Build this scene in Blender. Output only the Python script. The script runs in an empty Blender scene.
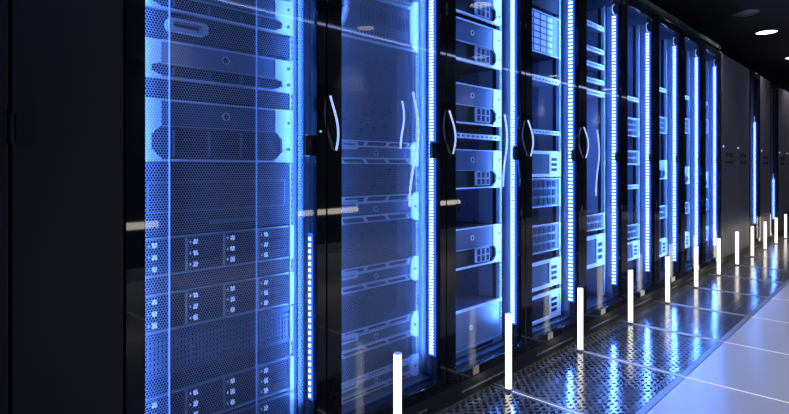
import bpy, bmesh, math, random
from mathutils import Vector
random.seed(7)
sc = bpy.context.scene
COL = sc.collection

# ------------------------------------------------------------------ camera
CAM_H = 0.948
ROW_Y = 1.326          # front plane of the cabinet row (row runs along +x)
TH = math.radians(44.3)
cam_d = bpy.data.cameras.new('camera')
cam = bpy.data.objects.new('camera', cam_d); COL.objects.link(cam)
cam.location = (0, 0, CAM_H)
cam.rotation_euler = (math.pi/2, 0, TH - math.pi/2)
cam_d.sensor_width = 36; cam_d.lens = 533/789*36
cam_d.shift_y = -39/789
cam_d.clip_start = 0.02
sc.camera = cam
# ------------------------------------------------------------------ world, exposure
w = bpy.data.worlds.new('world'); sc.world = w; w.use_nodes = True
w.node_tree.nodes['Background'].inputs[0].default_value = (0.25, 0.4, 1, 1)
w.node_tree.nodes['Background'].inputs[1].default_value = 0.003
sc.view_settings.view_transform = 'Standard'; sc.view_settings.look = 'None'
sc.view_settings.exposure = 0.0; sc.view_settings.gamma = 1.0; sc.view_settings.use_curve_mapping = False
sc.cycles.use_denoising = True
sc.cycles.max_bounces = 8; sc.cycles.transparent_max_bounces = 24
sc.cycles.sample_clamp_indirect = 6.0

LED_COL = (0.09, 0.26, 1.0)
LED_SIDE_W = 7.5       # watts of each side light bar in a cabinet
LED_REAR_W = 1.8
DOWN_W = 75.0
AISLE_FILL_W = 80.0  # fill lamps added over the aisle

def area(name, loc, rot, sx, sy, power, color, parent=None, spread=None):
    l = bpy.data.lights.new(name, 'AREA'); l.shape = 'RECTANGLE'; l.size = sx; l.size_y = sy
    l.energy = power; l.color = color
    if spread: l.spread = math.radians(spread)
    o = bpy.data.objects.new(name, l); COL.objects.link(o); o.location = loc; o.rotation_euler = rot
    if parent: o.parent = parent
    return o

# ------------------------------------------------------------------ materials
M = {}
def mat(name, col, rough=.5, metal=0., spec=.5, emit=None, es=0., noise=0., nscale=40, bump=0.):
    m = bpy.data.materials.new(name); m.use_nodes = True
    nt = m.node_tree; b = nt.nodes['Principled BSDF']
    b.inputs['Base Color'].default_value = (*col, 1); b.inputs['Roughness'].default_value = rough
    b.inputs['Metallic'].default_value = metal; b.inputs['Specular IOR Level'].default_value = spec
    if emit: b.inputs['Emission Color'].default_value = (*emit, 1); b.inputs['Emission Strength'].default_value = es
    if noise or bump:
        tc = nt.nodes.new('ShaderNodeTexCoord'); n = nt.nodes.new('ShaderNodeTexNoise')
        n.inputs['Scale'].default_value = nscale; n.inputs['Detail'].default_value = 4
        nt.links.new(tc.outputs['Object'], n.inputs['Vector'])
        if noise:
            mr = nt.nodes.new('ShaderNodeMapRange'); mr.inputs['To Min'].default_value = max(0, rough-noise); mr.inputs['To Max'].default_value = min(1, rough+noise)
            nt.links.new(n.outputs['Fac'], mr.inputs['Value']); nt.links.new(mr.outputs[0], b.inputs['Roughness'])
        if bump:
            bp = nt.nodes.new('ShaderNodeBump'); bp.inputs['Strength'].default_value = bump; bp.inputs['Distance'].default_value = .002
            nt.links.new(n.outputs['Fac'], bp.inputs['Height']); nt.links.new(bp.outputs[0], b.inputs['Normal'])
    M[name] = m; return m
mat('black_paint', (.012,.013,.017), .38, 0, .5, noise=.08, nscale=60)
mat('black_door', (.016,.017,.021), .42, 0, .5, noise=.05, nscale=300, bump=.15)
mat('gloss_black', (.006,.007,.010), .025, 0, .4)
mat('rubber', (.01,.01,.012), .6)
mat('white_paint', (.80,.83,.88), .35, 0, .5)
mat('rail_paint', (.42,.46,.53), .4, .2)
mat('panel_grey', (.06,.085,.14), .38, .3, noise=.1)
mat('panel_light', (.17,.21,.30), .35, .4, noise=.1)
mat('panel_dark', (.010,.014,.024), .5, 0, .2)
mat('cavity', (.008,.009,.013), .6, 0, .15)
mat('side_panel', (.18,.23,.34), .30, .5, noise=.1)
mat('back_panel', (.06,.09,.18), .5, .1)
mat('duct', (.05,.06,.09), .45)
mat('steel', (.55,.58,.63), .25, .9)
mat('chrome', (.8,.82,.86), .12, 1.0)
mat('glow_white', (.85,.88,.92), .4, emit=(.45,.6,1), es=.8)  # glow put into the material so unlit white parts look bright
mat('cable_blue', (.1,.2,.5), .4)
mat('speckle', (.22,.26,.34), .3, .3, noise=.2, nscale=250, bump=.6)
mat('strip_alu', (.7,.74,.8), .3, .6)
mat('ceiling_paint', (.012,.012,.018), .55, 0, .3)
mat('header_paint', (.015,.035,.04), .35)
mat('far_door', (.15,.15,.20), .36, .2, noise=.06)
mat('wall_upper', (.42,.42,.46), .5)
mat('wall_dark', (.10,.10,.11), .45)
mat('wall_lower', (.12,.12,.13), .5)
mat('trim_white', (.7,.7,.7), .4)
mat('latch_glow', (.85,.88,.93), .35, emit=(.35,.5,1), es=.9)  # glow added to the latches, the side bars barely light them
def emis(name, col, s, sample=True):
    m = mat(name, (.0,.0,.0), .5, emit=col, es=s)
    if not sample: m.cycles.emission_sampling = 'NONE'
    return m
emis('diode', (.42,.62,1.0), 6.0, False)
emis('strip_halo', (.02,.12,1.0), 1.6, False)  # blue bloom around the diodes, put in as glow of the bar body
emis('status', (.35,.55,1.0), 1.3, False)
emis('post_glow', (1.0,.93,.80), 2.3)
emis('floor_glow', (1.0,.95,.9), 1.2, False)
emis('lamp_glow', (1.0,.97,.90), 5.0, False)
emis('wall_glow', (1.0,.93,.82), 9.0)
emis('cove_glow', (.85,.9,1.0), 2.2, False)
emis('board_glow', (.45,.5,.7), .35, False)
emis('tiny_green', (.1,.9,.7), .8, False)

# thin glass: clear with a Fresnel reflection on each face
m = bpy.data.materials.new('glass'); m.use_nodes = True; nt = m.node_tree; nt.nodes.clear()
out = nt.nodes.new('ShaderNodeOutputMaterial'); mx = nt.nodes.new('ShaderNodeMixShader')
tr = nt.nodes.new('ShaderNodeBsdfTransparent'); gl = nt.nodes.new('ShaderNodeBsdfGlossy'); fr = nt.nodes.new('ShaderNodeLayerWeight'); fr.inputs['Blend'].default_value = .5
tr.inputs[0].default_value = (.93,.96,1,1); gl.inputs['Roughness'].default_value = .004; 
def mth(op, a, b):
    n = nt.nodes.new('ShaderNodeMath'); n.operation = op
    if isinstance(a, float): n.inputs[0].default_value = a
    else: nt.links.new(a, n.inputs[0])
    n.inputs[1].default_value = b; return n.outputs[0]
nt.links.new(mth('ADD', mth('MULTIPLY', mth('POWER', fr.outputs['Facing'], 5.), .60), .022), mx.inputs[0])
nt.links.new(tr.outputs[0], mx.inputs[1]); nt.links.new(gl.outputs[0], mx.inputs[2]); nt.links.new(mx.outputs[0], out.inputs[0])
M['glass'] = m

def math_n(nt, op, a, b=None):
    n = nt.nodes.new('ShaderNodeMath'); n.operation = op
    for i, v in enumerate((a, b)):
        if v is None: continue
        if isinstance(v, (int, float)): n.inputs[i].default_value = v
        else: nt.links.new(v, n.inputs[i])
    return n.outputs[0]

def perforated(name, ax0, ax1, px, py, r, col, rough, metal, sx=1., cut=None):
    """sheet metal with a staggered lattice of real (transparent) holes"""
    m = bpy.data.materials.new(name); m.use_nodes = True; nt = m.node_tree
    b = nt.nodes['Principled BSDF']; b.inputs['Base Color'].default_value = (*col, 1)
    b.inputs['Roughness'].default_value = rough; b.inputs['Metallic'].default_value = metal
    tc = nt.nodes.new('ShaderNodeTexCoord'); sp = nt.nodes.new('ShaderNodeSeparateXYZ'); nt.links.new(tc.outputs['Object'], sp.inputs[0])
    X = math_n(nt, 'ADD', sp.outputs[ax0], 50.); Y = math_n(nt, 'ADD', sp.outputs[ax1], 50.)
    ds = []
    for off in (0, .5):
        u = math_n(nt, 'SUBTRACT', math_n(nt, 'FRACT', math_n(nt, 'ADD', math_n(nt, 'DIVIDE', X, px), off)), .5)
        v = math_n(nt, 'SUBTRACT', math_n(nt, 'FRACT', math_n(nt, 'ADD', math_n(nt, 'DIVIDE', Y, py), off)), .5)
        u = math_n(nt, 'MULTIPLY', u, px*sx); v = math_n(nt, 'MULTIPLY', v, py)
        ds.append(math_n(nt, 'SQRT', math_n(nt, 'ADD', math_n(nt, 'MULTIPLY', u, u), math_n(nt, 'MULTIPLY', v, v))))
    d = math_n(nt, 'MINIMUM', ds[0], ds[1])
    hole = math_n(nt, 'LESS_THAN', d, r)
    if cut:   # solid bands every cut[1] metres across axis cut[0], bandwidth cut[2]
        C = X if cut[0] == ax0 else Y
        f = math_n(nt, 'FRACT', math_n(nt, 'DIVIDE', C, cut[1]))
        hole = math_n(nt, 'MULTIPLY', hole, math_n(nt, 'GREATER_THAN', f, cut[2]/cut[1]))
    t = nt.nodes.new('ShaderNodeBsdfTransparent'); mx = nt.nodes.new('ShaderNodeMixShader')
    nt.links.new(hole, mx.inputs[0]); nt.links.new(b.outputs[0], mx.inputs[1]); nt.links.new(t.outputs[0], mx.inputs[2])
    nt.links.new(mx.outputs[0], nt.nodes['Material Output'].inputs[0])
    M[name] = m; return m
perforated('mesh_sheet', 0, 2, .0074, .0126, .0031, (.34,.41,.52), .35, .3)
perforated('perf_side', 1, 2, .010, .0173, .0030, (.42,.47,.56), .35, .3)
perforated('floor_perf', 0, 1, .042, .0387, .0090, (.27,.28,.30), .15, .6, sx=.72, cut=(1, .05805, .010))

perforated('filler_sheet', 0, 2, .0100, .0173, .0034, (.14,.17,.22), .5, 0)
# plain floor tile: speckled polished stone/laminate
m = mat('floor_tile', (.34,.36,.40), .22, 0, .5); nt = m.node_tree; b = nt.nodes['Principled BSDF']
tc = nt.nodes.new('ShaderNodeTexCoord'); n = nt.nodes.new('ShaderNodeTexNoise'); n.inputs['Scale'].default_value = 3.0; n.inputs['Detail'].default_value = 8
nt.links.new(tc.outputs['Object'], n.inputs['Vector'])
cr = nt.nodes.new('ShaderNodeValToRGB'); cr.color_ramp.elements[0].position = .3; cr.color_ramp.elements[0].color = (.52,.54,.58,1)
cr.color_ramp.elements[1].position = .75; cr.color_ramp.elements[1].color = (.52,.54,.58,1)
nt.links.new(n.outputs['Fac'], cr.inputs[0]); nt.links.new(cr.outputs[0], b.inputs['Base Color'])
mat('grille_rim', (.22,.23,.25), .35, .5)
mat('floor_dark', (.16,.13,.105), .2, 0, .5, noise=.05)

# ------------------------------------------------------------------ mesh helpers
class MB:
    def __init__(s): s.v = []; s.f = []
    def box(s, x0, x1, y0, y1, z0, z1):
        n = len(s.v)
        s.v += [(x0,y0,z0),(x1,y0,z0),(x1,y1,z0),(x0,y1,z0),(x0,y0,z1),(x1,y0,z1),(x1,y1,z1),(x0,y1,z1)]
        s.f += [tuple(n+i for i in q) for q in ((0,3,2,1),(4,5,6,7),(0,1,5,4),(1,2,6,5),(2,3,7,6),(3,0,4,7))]
        return s
    def prism(s, poly, y0, y1):            # polygon in (x,z), counter-clockwise seen from -y
        n = len(s.v); k = len(poly)
        s.v += [(p[0], y0, p[1]) for p in poly] + [(p[0], y1, p[1]) for p in poly]
        s.f.append(tuple(n+i for i in range(k))); s.f.append(tuple(n+k+i for i in reversed(range(k))))
        for i in range(k):
            j = (i+1) % k; s.f.append((n+j, n+i, n+k+i, n+k+j))
        return s
    def tube(s, pts, r, seg=10, caps=True):
        pts = [Vector(p) for p in pts]; n = len(s.v)
        up = Vector((0,0,1))
        for i, p in enumerate(pts):
            d = (pts[min(i+1, len(pts)-1)] - pts[max(i-1, 0)]).normalized()
            a = d.cross(up); a = a.normalized() if a.length > .05 else d.cross(Vector((0,1,0))).normalized()
            b = d.cross(a).normalized()
            rr = r[i] if isinstance(r, (list, tuple)) else r
            for k in range(seg):
                t = 2*math.pi*k/seg; q = p + a*math.cos(t)*rr + b*math.sin(t)*rr; s.v.append(tuple(q))
        for i in range(len(pts)-1):
            for k in range(seg):
                l = (k+1) % seg; s.f.append((n+i*seg+k, n+i*seg+l, n+(i+1)*seg+l, n+(i+1)*seg+k))
        if caps:
            s.f.append(tuple(n+k for k in reversed(range(seg)))); e = n+(len(pts)-1)*seg; s.f.append(tuple(e+k for k in range(seg)))
        return s
    def ring(s, cx, cz, y0, y1, ro, ri, seg=24):     # flat annulus facing -y
        n = len(s.v)
        for k in range(seg):
            t = 2*math.pi*k/seg; c, d = math.cos(t), math.sin(t)
            s.v += [(cx+ro*c,y0,cz+ro*d),(cx+ri*c,y0,cz+ri*d),(cx+ro*c,y1,cz+ro*d),(cx+ri*c,y1,cz+ri*d)]
        for k in range(seg):
            a = n+4*k; b = n+4*((k+1) % seg)
            s.f += [(a,a+1,b+1,b),(a+2,b+2,b+3,a+3),(a,b,b+2,a+2),(a+1,a+3,b+3,b+1)]
        return s
    def disc(s, cx, cz, y0, y1, r, seg=20):
        return s.prism([(cx+r*math.cos(2*math.pi*k/seg), cz+r*math.sin(2*math.pi*k/seg)) for k in range(seg)], y0, y1)
    def build(s, name, mt, parent=None, loc=(0,0,0), bevel=0, smooth=False):
        me = bpy.data.meshes.new(name); me.from_pydata(s.v, [], s.f)
        bm = bmesh.new(); bm.from_mesh(me); bmesh.ops.recalc_face_normals(bm, faces=bm.faces); bm.to_mesh(me); bm.free()
        me.materials.append(M[mt])
        if smooth: me.polygons.foreach_set('use_smooth', [True]*len(me.polygons))
        o = bpy.data.objects.new(name, me); COL.objects.link(o); o.location = loc
        if parent: o.parent = parent
        if bevel:
            b = o.modifiers.new('bevel', 'BEVEL'); b.width = bevel; b.segments = 2; b.limit_method = 'ANGLE'
        return o
def box(*a): return MB().box(*a)
def empty(name, loc, label, cat, group=None):
    o = bpy.data.objects.new(name, None); COL.objects.link(o); o.location = loc; o.empty_display_size = .05
    tag(o, label, cat, group); return o
def tag(o, label, cat, group=None):
    o['label'] = label; o['category'] = cat
    if group: o['group'] = group
    return o
def structure(o): o['kind'] = 'structure'; return o
def kids(o): return [c for c in COL.objects if c.parent == o]
def copy_tree(o, parent=None):
    c = o.copy(); COL.objects.link(c)
    if parent: c.parent = parent
    for ch in CH.get(o.name, kids(o)): copy_tree(ch, c)
    return c
CH = {}

# ------------------------------------------------------------------ the setting
X0, X1 = -1.6, 13.0
WALL_Y = -2.0; CEIL = 2.54
PITCH = .683; POST0 = 1.287 - PITCH        # light posts and floor joints
PERF_Y0, PERF_X1 = .7425, 1.287 + PITCH*8
BACK = 2.45
structure(box(X0-.1, X1+.1, WALL_Y-.1, BACK+.1, -.42, -.32).build('floor', 'cavity'))   # slab below the raised floor
# raised plain tiles
MBf = MB()
joints = [POST0 + PITCH*k for k in range(-3, 18)]
for a, bq in zip(joints[:-1], joints[1:]):
    for y0, y1 in ((PERF_Y0-.58*3+.0, PERF_Y0-.58*2-.002), (PERF_Y0-.58*2, PERF_Y0-.58-.002), (PERF_Y0-.58, PERF_Y0-.001), (PERF_Y0-.58*4, PERF_Y0-.58*3-.002), (WALL_Y, PERF_Y0-.58*4-.002)):
        MBf.box(a+.004, bq-.004, y0, y1, -.035, 0)
tf = MBf.build('floor', 'floor_tile'); structure(tf)
MBf = MB()
for a, bq in zip(joints[:-1], joints[1:]):
    if a >= PERF_X1-.01: MBf.box(a+.004, bq-.004, PERF_Y0, ROW_Y+.06, -.035, 0)
structure(MBf.build('floor', 'floor_dark'))
for k, (a, bq) in enumerate(zip(joints[:-1], joints[1:])):
    if a < PERF_X1-.01:
        fb = MB().box(a+.004, bq-.004, PERF_Y0+.004, ROW_Y+.05, -.004, 0)
        o = fb.build('perforated_tile', 'floor_perf')
        rim = MB().box(a+.004, bq-.004, PERF_Y0+.002, PERF_Y0+.030, -.03, .0008).box(a+.004, a+.020, PERF_Y0+.03, ROW_Y+.05, -.03, .0008).box(bq-.020, bq-.004, PERF_Y0+.03, ROW_Y+.05, -.03, .0008)
        rim.build('tile_rim', 'grille_rim', o)
        o['kind'] = 'structure'; o.name = 'floor_grille'
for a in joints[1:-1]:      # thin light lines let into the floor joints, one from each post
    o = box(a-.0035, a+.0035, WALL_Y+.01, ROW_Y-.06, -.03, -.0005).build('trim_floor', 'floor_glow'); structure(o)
structure(box(X0, X1, WALL_Y-.1, BACK+.1, CEIL, CEIL+.1).build('ceiling', 'ceiling_paint'))
structure(box(X0-.1, X0, WALL_Y-.1, BACK+.1, -.32, CEIL).build('wall_left', 'wall_dark'))
structure(box(X1, X1+.1, WALL_Y-.1, BACK+.1, -.32, CEIL).build('wall_end', 'wall_dark'))
structure(box(X0, X1, BACK, BACK+.1, -.32, CEIL).build('wall_back', 'wall_dark'))
structure(box(X0, X1, WALL_Y-.1, WALL_Y, 1.85, CEIL).build('wall_right', 'wall_upper'))
structure(box(X0, X1, WALL_Y-.1, WALL_Y, .46, 1.85).build('wall_right', 'wall_dark'))
structure(box(X0, X1, WALL_Y-.1, WALL_Y, -.05, .46).build('wall_right', 'wall_lower'))
structure(box(X0, X1, WALL_Y, WALL_Y+.012, 0, .11).build('baseboard_right', 'trim_white'))
cv = structure(box(X0, X1, WALL_Y, WALL_Y+.02, CEIL-.02, CEIL-.001).build('trim_1', 'cove_glow'))
area('blue_fill_light', (5, WALL_Y+.04, CEIL-.03), (math.radians(50), 0, 0), 12, .02, 9, (.2,.38,1), cv)  # added blue fill that tints the cabinet fronts and floor

# ------------------------------------------------------------------ aisle ceiling lamps
def downlight(x, y, label, lit=True, power=DOWN_W, r=.105, col=(1,.88,.78), spread=100):
    t = empty('ceiling_downlight', (x, y, CEIL), label, 'downlight', 'ceiling downlights' )
    MBx = MB(); n = 32
    # ring pointing down
    vs = []
    for k in range(n):
        a = 2*math.pi*k/n; c, s = math.cos(a), math.sin(a)
        for rr, z in ((r+.014, 0), (r+.014, -.008), (r, -.008), (r-.003, 0)): vs.append((rr*c, rr*s, z))
    MBx.v = vs
    for k in range(n):
        b = 4*k; d = 4*((k+1) % n)
        for j in range(3): MBx.f.append((b+j, d+j, d+j+1, b+j+1))
    MBx.build('trim_ring', 'panel_grey', t, smooth=False)
    L = MB(); L.v = [(r*math.cos(2*math.pi*k/n), r*math.sin(2*math.pi*k/n), -.004) for k in range(n)]; L.v += [(v[0], v[1], -.001) for v in L.v]
    L.f = [tuple(range(n)), tuple(range(2*n-1, n-1, -1))] + [(k, (k+1) % n, n+(k+1) % n, n+k) for k in range(n)]
    L.build('lens', 'lamp_glow', t)
    l = bpy.data.lights.new('downlight_beam', 'SPOT'); l.energy = power; l.color = col; l.spot_size = math.radians(spread); l.spot_blend = .9; l.shadow_soft_size = .05
    o = bpy.data.objects.new('downlight_beam', l); COL.objects.link(o); o.parent = t; o.location = (0, 0, -.03)
    return t
for x, lab in ((1.5, 'round ceiling downlight above the leftmost glowing cabinets'), (3.5, 'round ceiling downlight above the middle of the row'),
               (5.5, 'round ceiling downlight above where the glowing cabinets end'),
               (7.5, 'round lit ceiling downlight, nearest one seen above the grey doors'), (9.5, 'round lit ceiling downlight at the right edge of the photo'),
               (11.5, 'round ceiling downlight farthest along the row')):
    downlight(x, 1.24, lab, power=DOWN_W*(1 if x > 5 else .25))
for x, lab in ((2.3, 'added cool fill downlight, unseen, over the near aisle'), (4.3, 'added cool fill downlight, unseen, over the middle aisle')):
    downlight(x, -.35, lab, power=AISLE_FILL_W, col=(.92,.96,1), spread=95)  # unseen lamps added to brighten the near floor

for x, lab in ((2.0, 'nearest wall-washing downlight by the opposite wall'), (4.1, 'second wall-washing downlight by the opposite wall'), (6.3, 'third wall-washing downlight by the opposite wall'),
               (8.5, 'fourth wall-washing downlight by the opposite wall'), (10.7, 'farthest wall-washing downlight by the opposite wall')):
    downlight(x, WALL_Y+.22, lab, power=220, col=(.92,.92,1), spread=62)
# smoke detector: dark disc on the ceiling
t = empty('smoke_detector', (6.42, 1.24, CEIL), 'dull grey unlit round disc on the dark ceiling', 'smoke detector')
prof = [(.12,0),(.12,-.008),(.10,-.016),(.05,-.02),(.0001,-.02)]
d_ = MB(); n = 32
for k in range(n):
    a = 2*math.pi*k/n
    for r_, z_ in prof: d_.v.append((r_*math.cos(a), r_*math.sin(a), z_))
for k in range(n):
    for j in range(4): d_.f.append((5*k+j, 5*((k+1) % n)+j, 5*((k+1) % n)+j+1, 5*k+j+1))
d_.build('housing', 'panel_light', t, smooth=True)

# ------------------------------------------------------------------ opposite side (seen in reflections)
for x0, x1, lab in ((1.45,1.86,'short warm light bar low on the opposite wall, nearest'), (3.3,4.15,'warm light bar low on the opposite wall, middle'), (5.6,6.1,'warm light bar low on the opposite wall, far')):
    t = empty('wall_light', (x0, WALL_Y, .43), lab, 'wall light', 'low light bars on the opposite wall')
    box(-.02, x1-x0+.02, 0, .03, 0, .075).build('housing', 'steel', t, bevel=.004)
    box(0, x1-x0, .03, .034, .008, .067).build('diffuser', 'wall_glow', t)
t = empty('wall_board', (2.28, WALL_Y, .5), 'pale framed board with dark screen on the opposite wall', 'board')
box(0, .86, 0, .03, 0, 1.2).build('panel', 'board_glow', t, bevel=.004)  # lit look put into the panel as glow, for the reflections
box(.06, .62, .03, .04, .45, 1.1).build('screen', 'wall_dark', t)

# ------------------------------------------------------------------ light posts
def make_post():
    t = empty('light_post', (0,0,0), '', 'light post', 'glowing posts along the cabinets')
    MB().tube([(0,0,.004),(0,0,.325)], .0135, 16).build('glowing_tube', 'post_glow', t, smooth=False)
    MB().tube([(0,0,0),(0,0,.010)], .019, 20).build('base_ring', 'steel', t)
    MB().tube([(0,0,.3252),(0,0,.3265)], .0142, 16).build('cap', 'white_paint', t)
    return t
post0 = make_post(); CH['light_post'] = kids(post0)
ordn = ['nearest','second','third','fourth','fifth','sixth','seventh','eighth','ninth','tenth','eleventh','twelfth','thirteenth']
posts = []
for k in range(12):
    o = post0 if k == 0 else copy_tree(post0)
    o.location = (1.287 + PITCH*k, 1.2416, 0)
    posts.append(o)
plab = ['white glowing floor post cut by the bottom edge of the photo', 'white glowing floor post before the third lit cabinet, left end of full posts']
for k, o in enumerate(posts):
    o['label'] = plab[k] if k < 2 else 'white glowing floor post, %s one counting from the bottom left' % ordn[k]

# ------------------------------------------------------------------ server cabinets
CW, CH_, CD = .600, 2.06, 1.0
GX0, GX1, GZ0, GZ1 = .062, .562, .112, 2.005
def rounded(x0, x1, z0, z1, r, n=5):
    pts = []
    for cx, cz, a0 in ((x1-r, z0+r, -90), (x1-r, z1-r, 0), (x0+r, z1-r, 90), (x0+r, z0+r, 180)):
        for k in range(n+1):
            a = math.radians(a0 + 90*k/n); pts.append((cx+r*math.cos(a), cz+r*math.sin(a)))
    return pts
def door_frame_mesh(GX0, GX1):
    """flat door leaf with a round-cornered window opening"""
    mb = MB(); inner = rounded(GX0, GX1, GZ0, GZ1, .03); n = len(inner)
    outer = []
    ox0, ox1, oz0, oz1 = .002, CW-.002, .076, 2.055
    for (x, z) in inner:
        # project to the outer rectangle from the inner corner quadrant
        cx, cz = (GX0+GX1)/2, (GZ0+GZ1)/2
        outer.append((ox1 if x > cx else ox0, oz1 if z > cz else oz0))
    k = n//4
    for y in (0, .022):
        for p in inner: mb.v.append((p[0], y, p[1]))
        for q in ((ox1, oz0), (ox1, oz1), (ox0, oz1), (ox0, oz0)): mb.v.append((q[0], y, q[1]))
    def face_set(b, flip):
        fs = []
        for c in range(4):
            corner = b+n+c
            for j in range(k-1):
                i = c*k+j; fs.append((b+i, b+i+1, corner))
            i = c*k+k-1; fs.append((b+i, b+(i+1) % n, b+n+(c+1) % 4, corner))
        return fs
    mb.f += face_set(0, False) + face_set(n+4, True)
    N = n+4
    for i in range(n): mb.f.append((i, (i+1) % n, N+(i+1) % n, N+i))
    for c in range(4): mb.f.append((n+c, n+(c+1) % 4, N+n+(c+1) % 4, N+n+c))
    return mb
def rail_mesh(x0, y, z0=.13, z1=1.98, w=.016, pitch=.0148, hole=.0085):
    mb = MB().box(x0, x0+.004, y, y+.02, z0, z1).box(x0+w-.004, x0+w, y, y+.02, z0, z1)
    nz = int((z1-z0)/pitch)
    for i in range(nz+1): mb.box(x0+.004, x0+w-.004, y, y+.003, z0+i*pitch, z0+i*pitch+pitch-hole)
    return mb
def led_strip(parent, x, y, z0, z1, face=-1, wdt=.020, pitch=.0145):
    s = box(x-.002 if face < 0 else x-.006, x+.006 if face < 0 else x+.002, y-wdt/2-.007, y+wdt/2+.008, z0, z1).build('led_strip', 'strip_halo', parent)
    mb = MB(); z = z0+.008
    while z < z1-.008:
        if face < 0: mb.box(x-.005, x-.0021, y-wdt/2, y+wdt/2, z, z+pitch*.5)
        else: mb.box(x+.0021, x+.005, y-wdt/2, y+wdt/2, z, z+pitch*.5)
        z += pitch
    mb.build('diode_row', 'diode', s)
    return s

def make_cabinet(x, label, mesh=False, ledz=(.20, 1.93), power=1., comb=0, stiff=()):
    t = empty('server_cabinet', (x, ROW_Y, 0), label, 'server cabinet', 'black server cabinets in a row')
    # carcass
    MB().box(.0, .022, .026, .06, .0, CH_).box(CW-.022, CW, .026, .06, .0, CH_).box(.022, CW-.022, .026, .06, CH_-.04, CH_).box(.022, CW-.022, .026, .06, .0, .10)\
        .box(0, .03, CD-.03, CD, 0, CH_).box(CW-.03, CW, CD-.03, CD, 0, CH_).build('frame', 'black_paint', t)
    box(.0, CW, .026, CD, CH_, CH_+.015).build('roof_panel', 'header_paint', t)
    box(.0225, CW-.0225, .061, CD-.03, .10, .112).build('base_panel', 'panel_grey', t)
    box(.001, .010, .06, CD-.03, .112, CH_-.001).build('side_panel', 'side_panel', t)
    box(CW-.010, CW-.001, .06, CD-.03, .112, CH_-.001).build('side_panel', 'side_panel', t)
    box(.03, CW-.03, CD-.015, CD-.005, .1, CH_-.001).build('back_panel', 'back_panel', t)
    # plinth
    p = box(0, CW, -.001, .025, 0, .073).build('plinth', 'black_paint', t)
    box(.10, CW-.12, -.003, -.001, .028, .036).build('kick_strip', 'steel', p)
    # door
    GX0 = .047 if comb < 0 else globals()['GX0']
    d = door_frame_mesh(GX0, GX1).build('door', 'gloss_black', t, bevel=.0015)
    g = MB().prism(rounded(GX0-.008, GX1+.008, GZ0-.008, GZ1+.008, .03), .008, .013).build('glass_pane', 'glass', d)
    lk = MB().box(GX1-.034, GX1+.012, .0135, .026, .985, 1.05).box(GX1-.026, GX1+.004, .026, .034, .995, 1.04).build('lock', 'black_paint', d, bevel=.002)
    if comb < 0: MB().disc(.575, 1.062, -.003, -.0005, .0035).build('status_dot', 'tiny_green', d)
    if mesh:
        box(GX0-.012, GX1-.03, .066, .0668, GZ0-.005, GZ1+.005).build('mesh_screen', 'mesh_sheet', d)
        for sx, wd in stiff:
            box(sx-wd, sx+wd, .060, .0658, GZ0, GZ1).build('stiffener', 'rail_paint', d)
    # perforated inner wall beside the right rail
    box(CW-.014, CW-.0105, .074, .26, .14, 1.99).build('perforated_liner', 'perf_side', t)
    if mesh:
        box(.547, .574, .080, .0812, .14, 1.99).build('side_filler', 'filler_sheet', t)
    # 19 inch rails
    for rx in (.0587-.004, .0587+.4826-.012):
        rail_mesh(rx, .098, pitch=.0175 if comb <= 0 else .024, hole=.0105 if comb <= 0 else .015).build('mounting_rail', 'rail_paint', t)
    MB().box(.0587-.003, .0587+.011, .122, .140, .13, 1.98).box(.5303, .5443, .122, .140, .13, 1.98).build('rail_hole_shade', 'cavity', t)  # dark strips added so the rail holes look shaded
    for rx in (.055, .53): rail_mesh(rx, .75, pitch=.03, hole=.015).build('mounting_rail', 'panel_grey', t)
    for dx, dw, dy in ((.12, .05, .86), (.30, .07, .86), (.45, .04, .86), (.20, .06, .58), (.36, .03, .62), (.44, .05, .56)):
        box(dx, dx+dw, dy, dy+.04, .1125, 2.0).build('cable_duct', 'duct', t)
    # LED bars
    if ledz:
        LX, LY = CW-.028, .052
        if comb < 0:
            led_strip(t, LX+.004, LY, .21, .74, -1, wdt=.008, pitch=.020)
        else:
            led_strip(t, LX, LY, ledz[0], ledz[1], -1, wdt=.018 if comb == 0 else .021, pitch=.0125 if comb == 0 else .021)
        zc, zl = (ledz[0]+ledz[1])/2, ledz[1]-ledz[0]
        area('led_light', (LX-.0065, LY, zc), (0, math.radians(90), math.radians(-12)), zl, .02, LED_SIDE_W*power, LED_COL, t)
        led_strip(t, .028, LY, ledz[0], ledz[1], 1)
        area('led_light', (.0345, LY, zc), (0, math.radians(-90), math.radians(12)), zl, .02, LED_SIDE_W*power, LED_COL, t)
        # rear bar on the back panel edge, lights the inside
        led_strip(t, CW-.014, .80, ledz[0], ledz[1], -1)
        area('led_light', (CW-.022, .80, zc), (0, math.radians(90), 0), zl, .05, LED_REAR_W*power, (.05,.16,1), t)
        # curled feed wire at the top of the bar
        pts = [(CW-.024-.035*math.sin(a)*.9, LY, ledz[1]+.004+.03*(1-math.cos(a))) for a in [math.radians(q) for q in range(0, 200, 20)]]
        MB().tube(pts, .0028, 8).build('feed_cable', 'glow_white', t, smooth=True)
    return t

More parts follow.
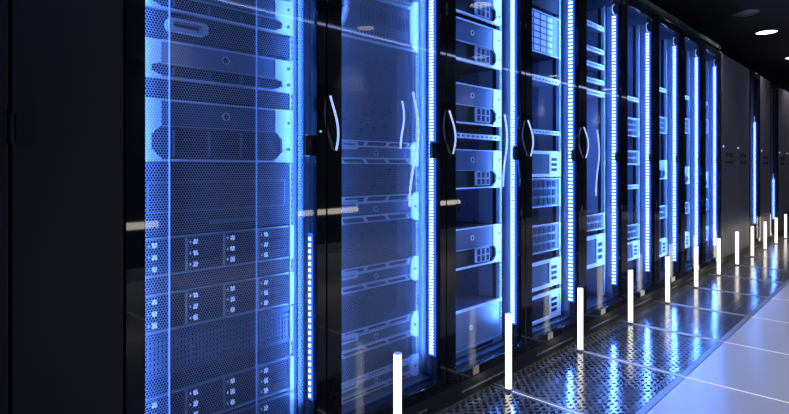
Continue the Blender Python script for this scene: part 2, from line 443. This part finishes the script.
DEP = .42
RX, RY = .0587, .104      # rack slot origin inside a cabinet
SX = {k: .453 + .6*k for k in range(0, 17)}
def slot(name, k, z, label, cat, group=None):
    return empty(name, (SX[k]+RX, ROW_Y+RY, z), label, cat, group)
W = .4826
def ear_poly(h, rec, side):
    """mounting ear whose lower part is cut back around a hexagonal recess (rec = z0,z1)"""
    z0, z1 = rec; zm = (z0+z1)/2; e = (z1-z0)*.28
    p = [(0,0), (.066,0), (.066,z0), (.040,z0+e), (.040,z1-e), (.066,z1), (.066,h), (0,h)]
    if side: p = [(W-a, b) for a, b in reversed(p)]
    return p
def chassis(t, h, dep=DEP, mt='panel_dark', x0=.014, x1=W-.014):
    return box(x0, x1, .006, dep, .002, h-.002).build('chassis', mt, t)
def badge(t, x, z, r=.011, y=-.004):
    b = MB().ring(x, z, y-.002, y, r, r*.72).build('badge', 'white_paint', t)
    MB().disc(x, z, y-.0012, y, r*.70).build('badge_face', 'cavity', b)
def bezel_unit(k, z, h, label, cat='server', slats=(.10,.2,.3,.36), recess=.5, face='panel_grey', ports=0, group='bezel servers'):
    t = slot('rack_server', k, z, label, cat, group)
    chassis(t, h, mt='cavity')
    rz0, rz1 = .008, h*recess
    for s_ in (0, 1):
        e = MB().prism(ear_poly(h, (rz0, rz1), s_), -.006, .0055).build('mounting_ear', 'white_paint', t)
        cx = .012 if s_ == 0 else W-.018
        MB().disc(cx, h*.75, -.008, -.006, .005).disc(cx, h*.25, -.008, -.006, .005).build('screw', 'cavity', e)
    box(.0665, W-.0665, -.003, .0055, rz1, h-.004).build('upper_face', face, t)
    box(.0665, W-.0665, -.010, .0055, h-.0038, h).build('top_rim', 'white_paint', t)
    box(.0665, W-.0665, -.008, .0055, rz1-.0025, rz1-.0003).build('middle_rim', 'rail_paint', t)
    box(.0665, W-.0665, -.010, .0055, 0, .006).build('bottom_rim', 'white_paint', t)
    badge(t, W*.52, (rz1+h)/2, min(.012, (h-rz1)*.22))
    for sx in slats:
        box(sx, sx+.004, -.004, .0055, .014, rz1-.010).build('slat_handle', 'panel_light', t)
    for j in range(ports):
        px = W-.20+.036*j
        q = box(px, px+.030, -.0065, .0058, rz0+.006, rz1-.006).build('drive_bay', 'rail_paint', t)
        MB().box(px+.004, px+.026, -.0070, -.0066, rz0+.010, (rz0+rz1)/2-.002).box(px+.004, px+.026, -.0070, -.0066, (rz0+rz1)/2+.002, rz1-.010).build('bay_opening', 'cavity', q)
    return t
def truss(t, name, z, hh, flip=1, n=4, loop=True):
    mb = MB().box(.02, W-.05, -.014, .0055, z, z+.0055).box(.04, W-.05, -.010, -.004, z+flip*hh, z+flip*hh+.004)
    for i in range(n):
        x = .07+ i*(W-.15)/(n-1)
        dz = flip*hh
        lo, hi = min(z, z+dz), max(z, z+dz)+.002
        sl = .016
        mb.prism([(x, lo), (x+.010, lo), (x+.010+sl, hi), (x+sl, hi)] if flip > 0 else [(x+sl, lo), (x+.010+sl, lo), (x+.010, hi), (x, hi)], -.013, -.003)
    return mb.build(name, 'white_paint', t)
def truss_tray(k, z, h, label, group='bracket trays'):
    t = slot('rack_tray', k, z, label, 'rack tray', group)
    chassis(t, h, mt='cavity')
    box(.022, W-.05, -.002, .0055, h*.30, h*.72).build('front_plate', 'panel_grey', t)
    truss(t, 'top_bracket', h*.74, h*.22, 1, 4)
    truss(t, 'bottom_bracket', h*.24, h*.20, -1, 4)
    e = MB().prism([(W-.048, h*.1), (W-.02, -.004), (W, -.004), (W, h+.004), (W-.03, h+.004), (W-.048, h*.85)], -.010, .0055).build('mounting_ear', 'white_paint', t)
    MB().disc(W-.022, h*.5, -.012, -.010, .005).build('screw', 'cavity', e)
    e = MB().prism([(0, 0), (.019, 0), (.019, h), (0, h)], -.006, .0055).build('mounting_ear', 'rail_paint', t)
    MB().disc(.009, h*.5, -.008, -.006, .004).build('screw', 'cavity', e)
    badge(t, W*.52, h*.5, .010)
    hd = MB().ring(.13, h*.8, -.020, -.014, .022, .014)
    # slot-shaped grip at the left
    g = MB(); a = rounded(.05, .15, h*.62, h*.62+.028, .010); bq = rounded(.060, .140, h*.62+.007, h*.62+.021, .006)
    n = len(a); g.v = [(p[0], -.020, p[1]) for p in a] + [(p[0], -.020, p[1]) for p in bq] + [(p[0], -.0145, p[1]) for p in a] + [(p[0], -.0145, p[1]) for p in bq]
    for i in range(n):
        j = (i+1) % n; g.f += [(i, j, n+j, n+i), (2*n+i, 3*n+i, 3*n+j, 2*n+j), (i, 2*n+i, 2*n+j, j), (n+i, n+j, 3*n+j, 3*n+i)]
    g.build('grip', 'white_paint', t)
    return t
def drive_server(k, z, h, label, group='drive servers'):
    t = slot('drive_server', k, z, label, 'server', group)
    chassis(t, h, mt='cavity')
    MB().box(.016, W-.016, -.008, .0055, h-.004, h).box(.016, W-.016, -.008, .0055, 0, .004).build('face_frame', 'rail_paint', t)
    for s_ in (0, 1):
        x0 = 0 if s_ == 0 else W-.0155
        e = box(x0, x0+.0155, -.012, .0055, 0, h).build('mounting_ear', 'panel_light' if s_ == 0 else 'white_paint', t, bevel=.002)
    cw = (W-.036)/4; ch = (h-.010)/3
    for c in range(4):
        cx = .018+c*cw
        box(cx, cx+.007, -.006, .0055, .005, h-.005).build('bay_divider', 'steel', t)
        for r_ in range(3):
            cz = .005+r_*ch
            d = MB().box(cx+.0085, cx+cw-.001, -.004, .0055, cz+.002, cz+ch-.002).box(cx+.045, cx+cw-.010, -.006, -.004, cz+ch*.5-.0015, cz+ch*.5+.0015)\
                .box(cx+.045, cx+cw-.004, -.0055, -.004, cz+.004, cz+.0052).build('drive_caddy', 'panel_dark', t)
            MB().box(cx+.024, cx+.036, -.0085, -.0041, cz+ch*.28, cz+ch*.72).build('latch', 'latch_glow', d, bevel=.001)
            MB().box(cx+.014, cx+.017, -.0052, -.0041, cz+ch*.4, cz+ch*.6).build('status_light', 'status', d)
    return t
def vent_panel(k, z, h, label, group='vented panels'):
    t = slot('vented_panel', k, z, label, 'vented panel', group)
    MB().box(.004, W-.004, -.004, .002, 0, h*.12).box(.004, W-.004, -.004, .002, h*.88, h).build('face_frame', 'panel_grey', t)
    box(.014, W-.014, .012, .10, .004, h-.004).build('chassis', 'cavity', t)
    mb = MB(); n = 44; z0, z1 = h*.12, h*.88
    for i in range(n+1):
        x = .012+i*(W-.024-.003)/n; mb.box(x, x+.0035, -.003, .002, z0, z1)
    for j in range(1, 6):
        zz = z0+(z1-z0)*j/6; mb.box(.012, W-.012, -.0032, .0019, zz-.0012, zz+.0012)
    mb.build('vent_grille', 'panel_light', t)
    for s_ in (0, 1):
        x0 = -.0 if s_ == 0 else W-.0115
        box(x0, x0+.0115, -.008, -.0042, .002, h-.002).build('mounting_ear', 'white_paint', t)
    return t
def blank_panel(k, z, h, label, mt='panel_dark', group='blanking panels'):
    t = slot('blanking_panel', k, z, label, 'blanking panel', group)
    MB().box(0, W, -.002, .003, 0, h).box(.02, W-.02, -.006, -.002, .002, .006).box(.02, W-.02, -.006, -.002, h-.006, h-.002).build('panel', mt, t)
    MB().disc(.008, h/2, -.004, -.002, .004).build('screw', 'steel', t); MB().disc(W-.008, h/2, -.004, -.002, .004).build('screw', 'steel', t)
    return t
def louvre_module(k, z, h, label):
    t = slot('fan_module', k, z, label, 'fan module')
    chassis(t, h, mt='duct')
    MB().box(.10, W-.03, -.010, .0055, h*.80, h*.86).box(.06, W-.03, -.012, .0055, h*.10, h*.14).box(.06, W-.03, -.012, .0055, h*.90, h*.93).box(.06, W-.02, -.012, .0055, 0, .005).build('rim', 'white_paint', t)
    box(.10, W-.05, -.004, .0055, h*.16, h*.79).build('face', 'panel_grey', t)
    for i in range(13):
        x = .17+i*.0205; box(x, x+.011, -.0055, -.0042, h*.36, h*.62).build('louvre_slot', 'cavity', t)
    mb = MB(); 
    for i in range(18): mb.box(.15+i*.0165, .158+i*.0165, -.014, -.0125, h*.105, h*.135).box(.15+i*.0165, .158+i*.0165, -.014, -.0125, h*.905, h*.925)
    mb.build('rim_slots', 'cavity', t)
    MB().prism([(W-.05, h*.14), (W-.02, 0), (W, 0), (W, h), (W-.02, h), (W-.05, h*.9)], -.008, .0056).build('mounting_ear', 'white_paint', t)
    pts = [(.06+.035*math.sin(math.pi*i/12), -.02, h*.06+h*.98*i/12) for i in range(13)]
    MB().tube(pts, [.006+.007*math.sin(math.pi*i/12) for i in range(13)], 10).build('curved_handle', 'white_paint', t, smooth=True)
    return t
def shelf(k, z, label, h=.022, group='thin rack shelves'):
    t = slot('rack_shelf', k, z, label, 'shelf', group)
    box(.0, W, .0, .40, 0, .003).build('shelf_plate', 'panel_light', t)
    box(.0, W, -.004, -.0002, 0, h).build('front_lip', 'white_paint', t)
    mb = MB()
    for i in range(12): mb.box(.03+i*.036, .05+i*.036, -.0055, -.0042, h*.3, h*.7)
    mb.build('lip_slots', 'duct', t)
    return t
def port_switch(k, z, h, label, cols=10, rows=2, face='panel_grey', group='port switches', hollow='cavity', x0=.04, x1=W-.05):
    t = slot('network_switch', k, z, label, 'network switch', group)
    chassis(t, h, mt='panel_dark')
    box(.0165, W-.0165, -.003, .0055, .001, h-.001).build('face_plate', face, t)
    for s_ in (0, 1):
        xx = 0 if s_ == 0 else W-.016
        box(xx, xx+.016, -.006, .0055, 0, h).build('mounting_ear', 'white_paint', t, bevel=.002)
    box(.0165, W-.0165, -.007, -.0031, h-.004, h).build('top_rim', 'white_paint', t); box(.0165, W-.0165, -.007, -.0031, 0, .004).build('bottom_rim', 'white_paint', t)
    pw = (x1-x0)/cols; ph = (h-.014)/rows
    for r_ in range(rows):
        for c in range(cols):
            a, b_ = x0+c*pw, .007+r_*ph
            box(a+pw*.12, a+pw*.88, -.0048, -.0031, b_+ph*.12, b_+ph*.88).build('port', hollow, t)
    return t
def box_unit(k, z, h, label, group='box modules'):
    t = slot('power_module', k, z, label, 'power module', group)
    chassis(t, h, mt='panel_grey')
    MB().box(.016, W-.016, -.004, .0055, 0, h*.12).box(.016, W-.016, -.004, .0055, h*.88, h).box(.016, .10, -.004, .0055, h*.12, h*.88).box(W-.12, W-.016, -.004, .0055, h*.12, h*.88).build('face_frame', 'white_paint', t)
    box(.1005, W-.1205, .0, .0054, h*.121, h*.879).build('window', 'panel_dark', t)
    for s_ in (0, 1):
        xx = 0 if s_ == 0 else W-.0155
        box(xx, xx+.0155, -.008, .0055, 0, h).build('mounting_ear', 'white_paint', t)
    mb = MB()
    for i in range(3): mb.box(W-.10, W-.04, -.006, -.0042, h*(.22+.2*i), h*(.34+.2*i))
    mb.build('socket_row', 'cavity', t)
    return t
def plate_unit(k, z, h, label, group=None):
    t = slot('battery_module', k, z, label, 'battery module', group)
    chassis(t, h, mt='panel_grey')
    box(.004, W-.004, -.004, .0055, .03, h-.010).build('front_plate', 'speckle', t, bevel=.004)
    box(.0, W, -.012, .0055, h-.009, h).build('top_rim', 'white_paint', t, bevel=.002)
    box(.0, W, -.012, .0055, 0, .029).build('bottom_rim', 'panel_light', t, bevel=.002)
    MB().box(.22, .40, -.0135, -.0122, .008, .022).build('label_strip', 'cavity', t)
    MB().ring(.24, h*.55, -.006, -.004, .012, .006).build('key_hole', 'white_paint', t)
    return t
def display_drawer(k, z, h, label):
    t = slot('console_drawer', k, z, label, 'console drawer')
    chassis(t, h, mt='cavity')
    box(.0, W, -.003, .0055, 0, h).build('front_plate', 'panel_dark', t, bevel=.002)
    mb = MB()
    for a, b_, c, d in ((.03, W-.03, h*.30, h*.315), (.03, W-.03, h*.72, h*.73), (.03, .034, h*.30, h*.73), (W-.034, W-.03, h*.30, h*.73)): mb.box(a, b_, -.005, -.0031, c, d)
    mb.build('drawer_outline', 'panel_light', t)
    box(.20, .34, -.014, -.0032, h*.10, h*.15).build('pull_lip', 'panel_light', t)
    return t

cab_lab = ['leftmost glowing glass-fronted cabinet, filled with servers behind fine mesh', 'second glowing cabinet, mesh door and zigzag bracket trays',
  'third glowing cabinet, clear glass door with a large speckled plate at its foot', 'fourth glowing cabinet, clear glass with port panels and stacked boxes',
  'fifth glowing cabinet, seen narrow, with comb-like white light bar', 'sixth glowing cabinet, narrow blue glass door',
  'seventh glowing cabinet, narrow, just before the bright last bars', 'eighth glowing cabinet, with the brightest far light bar',
  'ninth and last glowing cabinet before the plain grey doors', None, None, 'far glass cabinet among the grey doors with tapering light bar', None, 'farthest glass cabinet with a short light bar']
pw = [1.1, .95, 1.05, 1.2, 1.2, 1.1, 1.1, 1.1, .8]
for k in range(9):
    make_cabinet(SX[k], cab_lab[k], mesh=(k < 2), comb=(-1 if k == 0 else int(k > 2)), ledz=(.20, 1.93) if k else (.20, 1.93), power=pw[k], stiff=((.1316,.0012),(.388,.0009)) if k == 0 else ())
make_cabinet(SX[11], cab_lab[11], ledz=(.28, 1.50), power=.30)
make_cabinet(SX[13], cab_lab[13], ledz=(.25, .80), power=.25)

# --- equipment, cabinet 0
c0 = ' in the leftmost glowing cabinet'
bezel_unit(0, 1.369, .108, 'white-eared server'+c0+', cut by the top of the photo', recess=.42)
t = slot('cable_tray', 0, 1.300, 'dark panel with bright oval grip loop'+c0, 'rack tray')
chassis(t, .06, mt='cavity'); box(0, W, -.002, .0055, 0, .062).build('front_plate', 'panel_dark', t)
g = MB(); a = rounded(.075, .185, .012, .046, .012); bq = rounded(.088, .172, .022, .037, .006); n = len(a)
g.v = [(p[0], -.03, p[1]) for p in a] + [(p[0], -.03, p[1]) for p in bq] + [(p[0], -.0022, p[1]) for p in a] + [(p[0], -.0022, p[1]) for p in bq]
for i in range(n):
    j = (i+1) % n; g.f += [(i, j, n+j, n+i), (2*n+i, 3*n+i, 3*n+j, 2*n+j), (i, 2*n+i, 2*n+j, j), (n+i, n+j, 3*n+j, 3*n+i)]
g.build('grip_loop', 'white_paint', t)
bezel_unit(0, 1.186, .102, 'white-eared server'+c0+', below the oval grip loop', recess=.42, face='panel_light')
blank_panel(0, 1.134, .050, 'dark blanking panel between two white-eared servers'+c0)
bezel_unit(0, .966, .165, 'tall white-eared server with hexagonal dark slatted recess'+c0, recess=.58, slats=(.10,.20,.30,.35))
display_drawer(0, .772, .19, 'wide dark console drawer'+c0+', above the drive servers')
drive_server(0, .662, .103, 'drive server with white latches'+c0+', topmost of four')
blank_panel(0, .621, .039, 'dark blanking panel between the top two drive servers'+c0)
drive_server(0, .515, .102, 'drive server with white latches'+c0+', above the vented panel')
vent_panel(0, .395, .115, 'panel of small vent slots'+c0)
blank_panel(0, .352, .041, 'dark blanking panel under the vented panel'+c0)
drive_server(0, .245, .103, 'drive server'+c0+', below the vented panel')
drive_server(0, .130, .103, 'drive server at the foot'+c0+', lowest of four')
# --- cabinet 1
c1 = ' in the second glowing cabinet'
louvre_module(1, 1.41, .20, 'louvred module with curved white handle'+c1+', near its top')
for z, h, s in ((.959,.088,'topmost of five'), (.746,.10,'second from the top'), (.505,.088,'middle of five'), (.282,.09,'second from the bottom'), (.125,.075,'lowest of five')):
    truss_tray(1, z, h, 'tray with white zigzag brackets'+c1+', '+s)
# --- cabinet 2
c2 = ' in the third glowing cabinet'
for z, h, s in ((1.63,.17,'topmost'), (1.42,.185,'second from the top'), (1.145,.175,'middle one'), (.855,.175,'beside the wavy reflection streaks'), (.502,.178,'lowest, above the speckled plate')):
    bezel_unit(2, z, h, 'white-eared module with small square bays'+c2+', '+s, recess=.48, slats=(.09,), ports=3, face='panel_grey', group='modules with square bays')
shelf(2, 1.08, 'thin white-lipped shelf'+c2+', above the wavy reflection streaks'); 
plate_unit(2, .122, .20, 'large speckled metal front plate at the foot'+c2)
# --- cabinet 3
c3 = ' in the fourth glowing cabinet'
port_switch(3, 1.56, .22, 'tall panel with columns of pale ports near the top'+c3, cols=5, rows=6, hollow='white_paint', face='panel_grey', x0=.05, x1=.40)
blank_panel(3, 1.80, .10, 'black blank panel at the top'+c3, mt='cavity')
shelf(3, 1.41, 'thin white-lipped shelf'+c3+', below the tall port panel', h=.03)
shelf(3, 1.13, 'thin white-lipped shelf'+c3+', above the middle box')
box_unit(3, .90, .14, 'white-framed box with dark window'+c3+', at mid height')
port_switch(3, .738, .155, 'switch with square dark ports'+c3+', under the middle box', cols=8, rows=3)
port_switch(3, .495, .15, 'switch with square dark ports'+c3+', lower one', cols=8, rows=3)
box_unit(3, .30, .15, 'white-framed box'+c3+', upper of two near the foot')
box_unit(3, .125, .15, 'white-framed box'+c3+', lower of two near the foot')
# --- cabinet 4
c4 = ' in the fifth glowing cabinet'
for z, s in ((1.82,'topmost'), (1.67,'second'), (1.575,'third'), (1.475,'fourth'), (1.40,'lowest')):
    shelf(4, z, 'thin white-lipped shelf'+c4+', '+s+' of five', h=.03)
port_switch(4, .56, .10, 'switch with square ports'+c4, cols=8, rows=2)
box_unit(4, .33, .20, 'white-framed box with dark window'+c4)
# --- cabinet 5
c5 = ' in the sixth glowing cabinet'
shelf(5, 1.42, 'thin white-lipped shelf'+c5+', upper', h=.03)
port_switch(5, 1.17, .13, 'switch with square ports'+c5+', upper of three', cols=8, rows=3)
port_switch(5, .97, .10, 'switch with square ports'+c5+', middle of three', cols=8, rows=2)
shelf(5, .80, 'thin white-lipped shelf'+c5+', lower', h=.03)
port_switch(5, .45, .10, 'switch with square ports'+c5+', lowest of three', cols=8, rows=2)
box_unit(5, .30, .13, 'white-framed box near the foot'+c5)
# --- cabinets 6..8
for k, nm in ((6, 'seventh'), (7, 'eighth'), (8, 'ninth')):
    c = ' in the %s glowing cabinet' % nm
    shelf(k, 1.55, 'thin white-lipped shelf'+c, h=.03)
    port_switch(k, 1.22+.03*(k-6), .13, 'switch with square ports'+c+', above eye level', cols=8, rows=3)
    bezel_unit(k, .86-.05*(k-6), .15, 'white-eared server'+c, recess=.5)
    port_switch(k, .55, .10, 'switch with square ports'+c+', below the white-eared server', cols=8, rows=2)
    box_unit(k, .25, .14, 'white-framed box near the foot'+c)

# ------------------------------------------------------------------ wavy streaks standing in for glass reflections / door handles
def wavy(name, pts, r, label, cat, mt='glow_white', group=None):
    # smooth through the control points
    P = [Vector(p) for p in pts]; out = []
    for i in range(len(P)-1):
        p0, p1, p2, p3 = P[max(i-1,0)], P[i], P[i+1], P[min(i+2,len(P)-1)]
        for q in range(8):
            u = q/8; out.append(.5*((2*p1)+(-p0+p2)*u+(2*p0-5*p1+4*p2-p3)*u*u+(-p0+3*p1-3*p2+p3)*u**3))
    out.append(P[-1])
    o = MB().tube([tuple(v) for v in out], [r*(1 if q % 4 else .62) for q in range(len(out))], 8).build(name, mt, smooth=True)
    return tag(o, label, cat, group)
def streak(k, lx, z0, z1, amp, label, r=.0048):  # solid glowing tube standing in for a wavy reflection in the glass
    x, y = SX[k]+lx, ROW_Y+.0525
    n = 8; pts = [(x+amp*math.sin(i*1.5*math.pi/n)*(1 if i < 6 else .6), y, z1+(z0-z1)*i/n) for i in range(n+1)]
    wavy('reflection_streak', pts, r, label, 'streak', group='white streaks standing in for reflections in the glass')
streak(1, .46, .80, 1.24, .03, 'long white wavy reflection streak before the rail'+c1)
streak(1, .40, 1.02, 1.20, .012, 'short thin white reflection streak above the top bracket tray'+c1, r=.004)
streak(2, .06, .98, 1.16, -.02, 'white reflection streak curving along the left edge of the glass'+c2)
streak(2, .50, .86, 1.20, .02, 'white wavy reflection streak by the light bar'+c2)
streak(3, .10, .86, 1.20, .03, 'white wavy reflection streak at the left of the glass'+c3)
streak(4, .10, .80, 1.14, -.02, 'white wavy reflection streak, left one of two'+c4)
streak(4, .32, .78, 1.18, .03, 'white wavy reflection streak, right one of two'+c4)

# curved pull handles on the doors
for k in (1, 2, 3, 4):
    names = {1:'second',2:'third',3:'fourth',4:'fifth'}
    dr = [c for c in COL.objects if c.name.startswith('door') and c.parent and abs(c.parent.location.x-SX[k]) < .01][0]
    pts = [(.020+.012*math.cos(math.pi*(i/10)), -.008-.020*math.sin(math.pi*i/10), 1.005+.17*i/10) for i in range(11)]
    h = MB().tube(pts, .0036, 10).build('pull_handle', 'glow_white', dr, smooth=True)  # brightness of the grip is added glow, it is no lamp

# ------------------------------------------------------------------ black end cabinets at the left
def solid_cabinet(x, w_, label, mt, hinge=False, labels=False, group=None):
    t = empty('closed_cabinet', (x, ROW_Y, 0), label, 'cabinet', group)
    MB().box(0, w_, .024, CD, 0, 2.06).build('body', 'black_paint', t)
    d = box(.003, w_-.003, 0, .022, .076, 2.055).build('door', mt, t, bevel=.002)
    box(0, w_, -.001, .0238, 0, .073).build('plinth', 'black_paint', t)
    if hinge:
        for zc in (1.03,):
            MB().box(-.030, -.004, -.010, -.0006, zc-.027, zc+.030).box(.008, .045, -.010, -.0006, zc-.027, zc+.030).build('hinge', 'black_paint', d, bevel=.001)
            MB().tube([(0, -.010, zc-.032), (0, -.010, zc+.034)], .006, 12).build('hinge_pin', 'rubber', d)
    if labels:
        MB().box(.16, .26, -.003, -.0005, 1.06, 1.10).box(.30, .44, -.003, -.0005, 1.06, 1.10).box(.16, .26, -.003, -.0005, .99, 1.02).box(.30, .44, -.003, -.0005, .99, 1.02).build('vent_slot', 'rubber', d)
        MB().box(.05, .07, -.006, -.0005, 1.15, 1.165).build('status_light', 'status', d)
    return t
solid_cabinet(.231, .222, 'tall narrow black door with hinge, between the glowing cabinets and left edge', 'black_door', hinge=True)
solid_cabinet(-.40, .631, 'black closed cabinet door at the far left edge of the photo', 'black_door')
for k, nm in ((9,'first'), (10,'second'), (12,'third'), (14,'fourth'), (15,'fifth'), (16,'sixth')):
    solid_cabinet(SX[k], .6, 'closed grey cabinet, %s plain door counting away from the glowing ones' % nm, 'far_door', labels=True, group='closed grey cabinets at the far end')

# header trim with small brackets above the near cabinets
h = MB().box(0, SX[9]-.231, .001, .045, 2.078, 2.115).build('header_rail', 'header_paint', None, loc=(.231, ROW_Y, 0), bevel=.002)
tag(h, 'dark teal metal rail running along the tops of the glowing cabinets', 'rail')
for k in range(9):
    for j in (.15, .45):
        MB().box(SX[k]+j-.231, SX[k]+j+.03-.231, -.006, .0005, 2.082, 2.10).build('clip', 'steel', h)
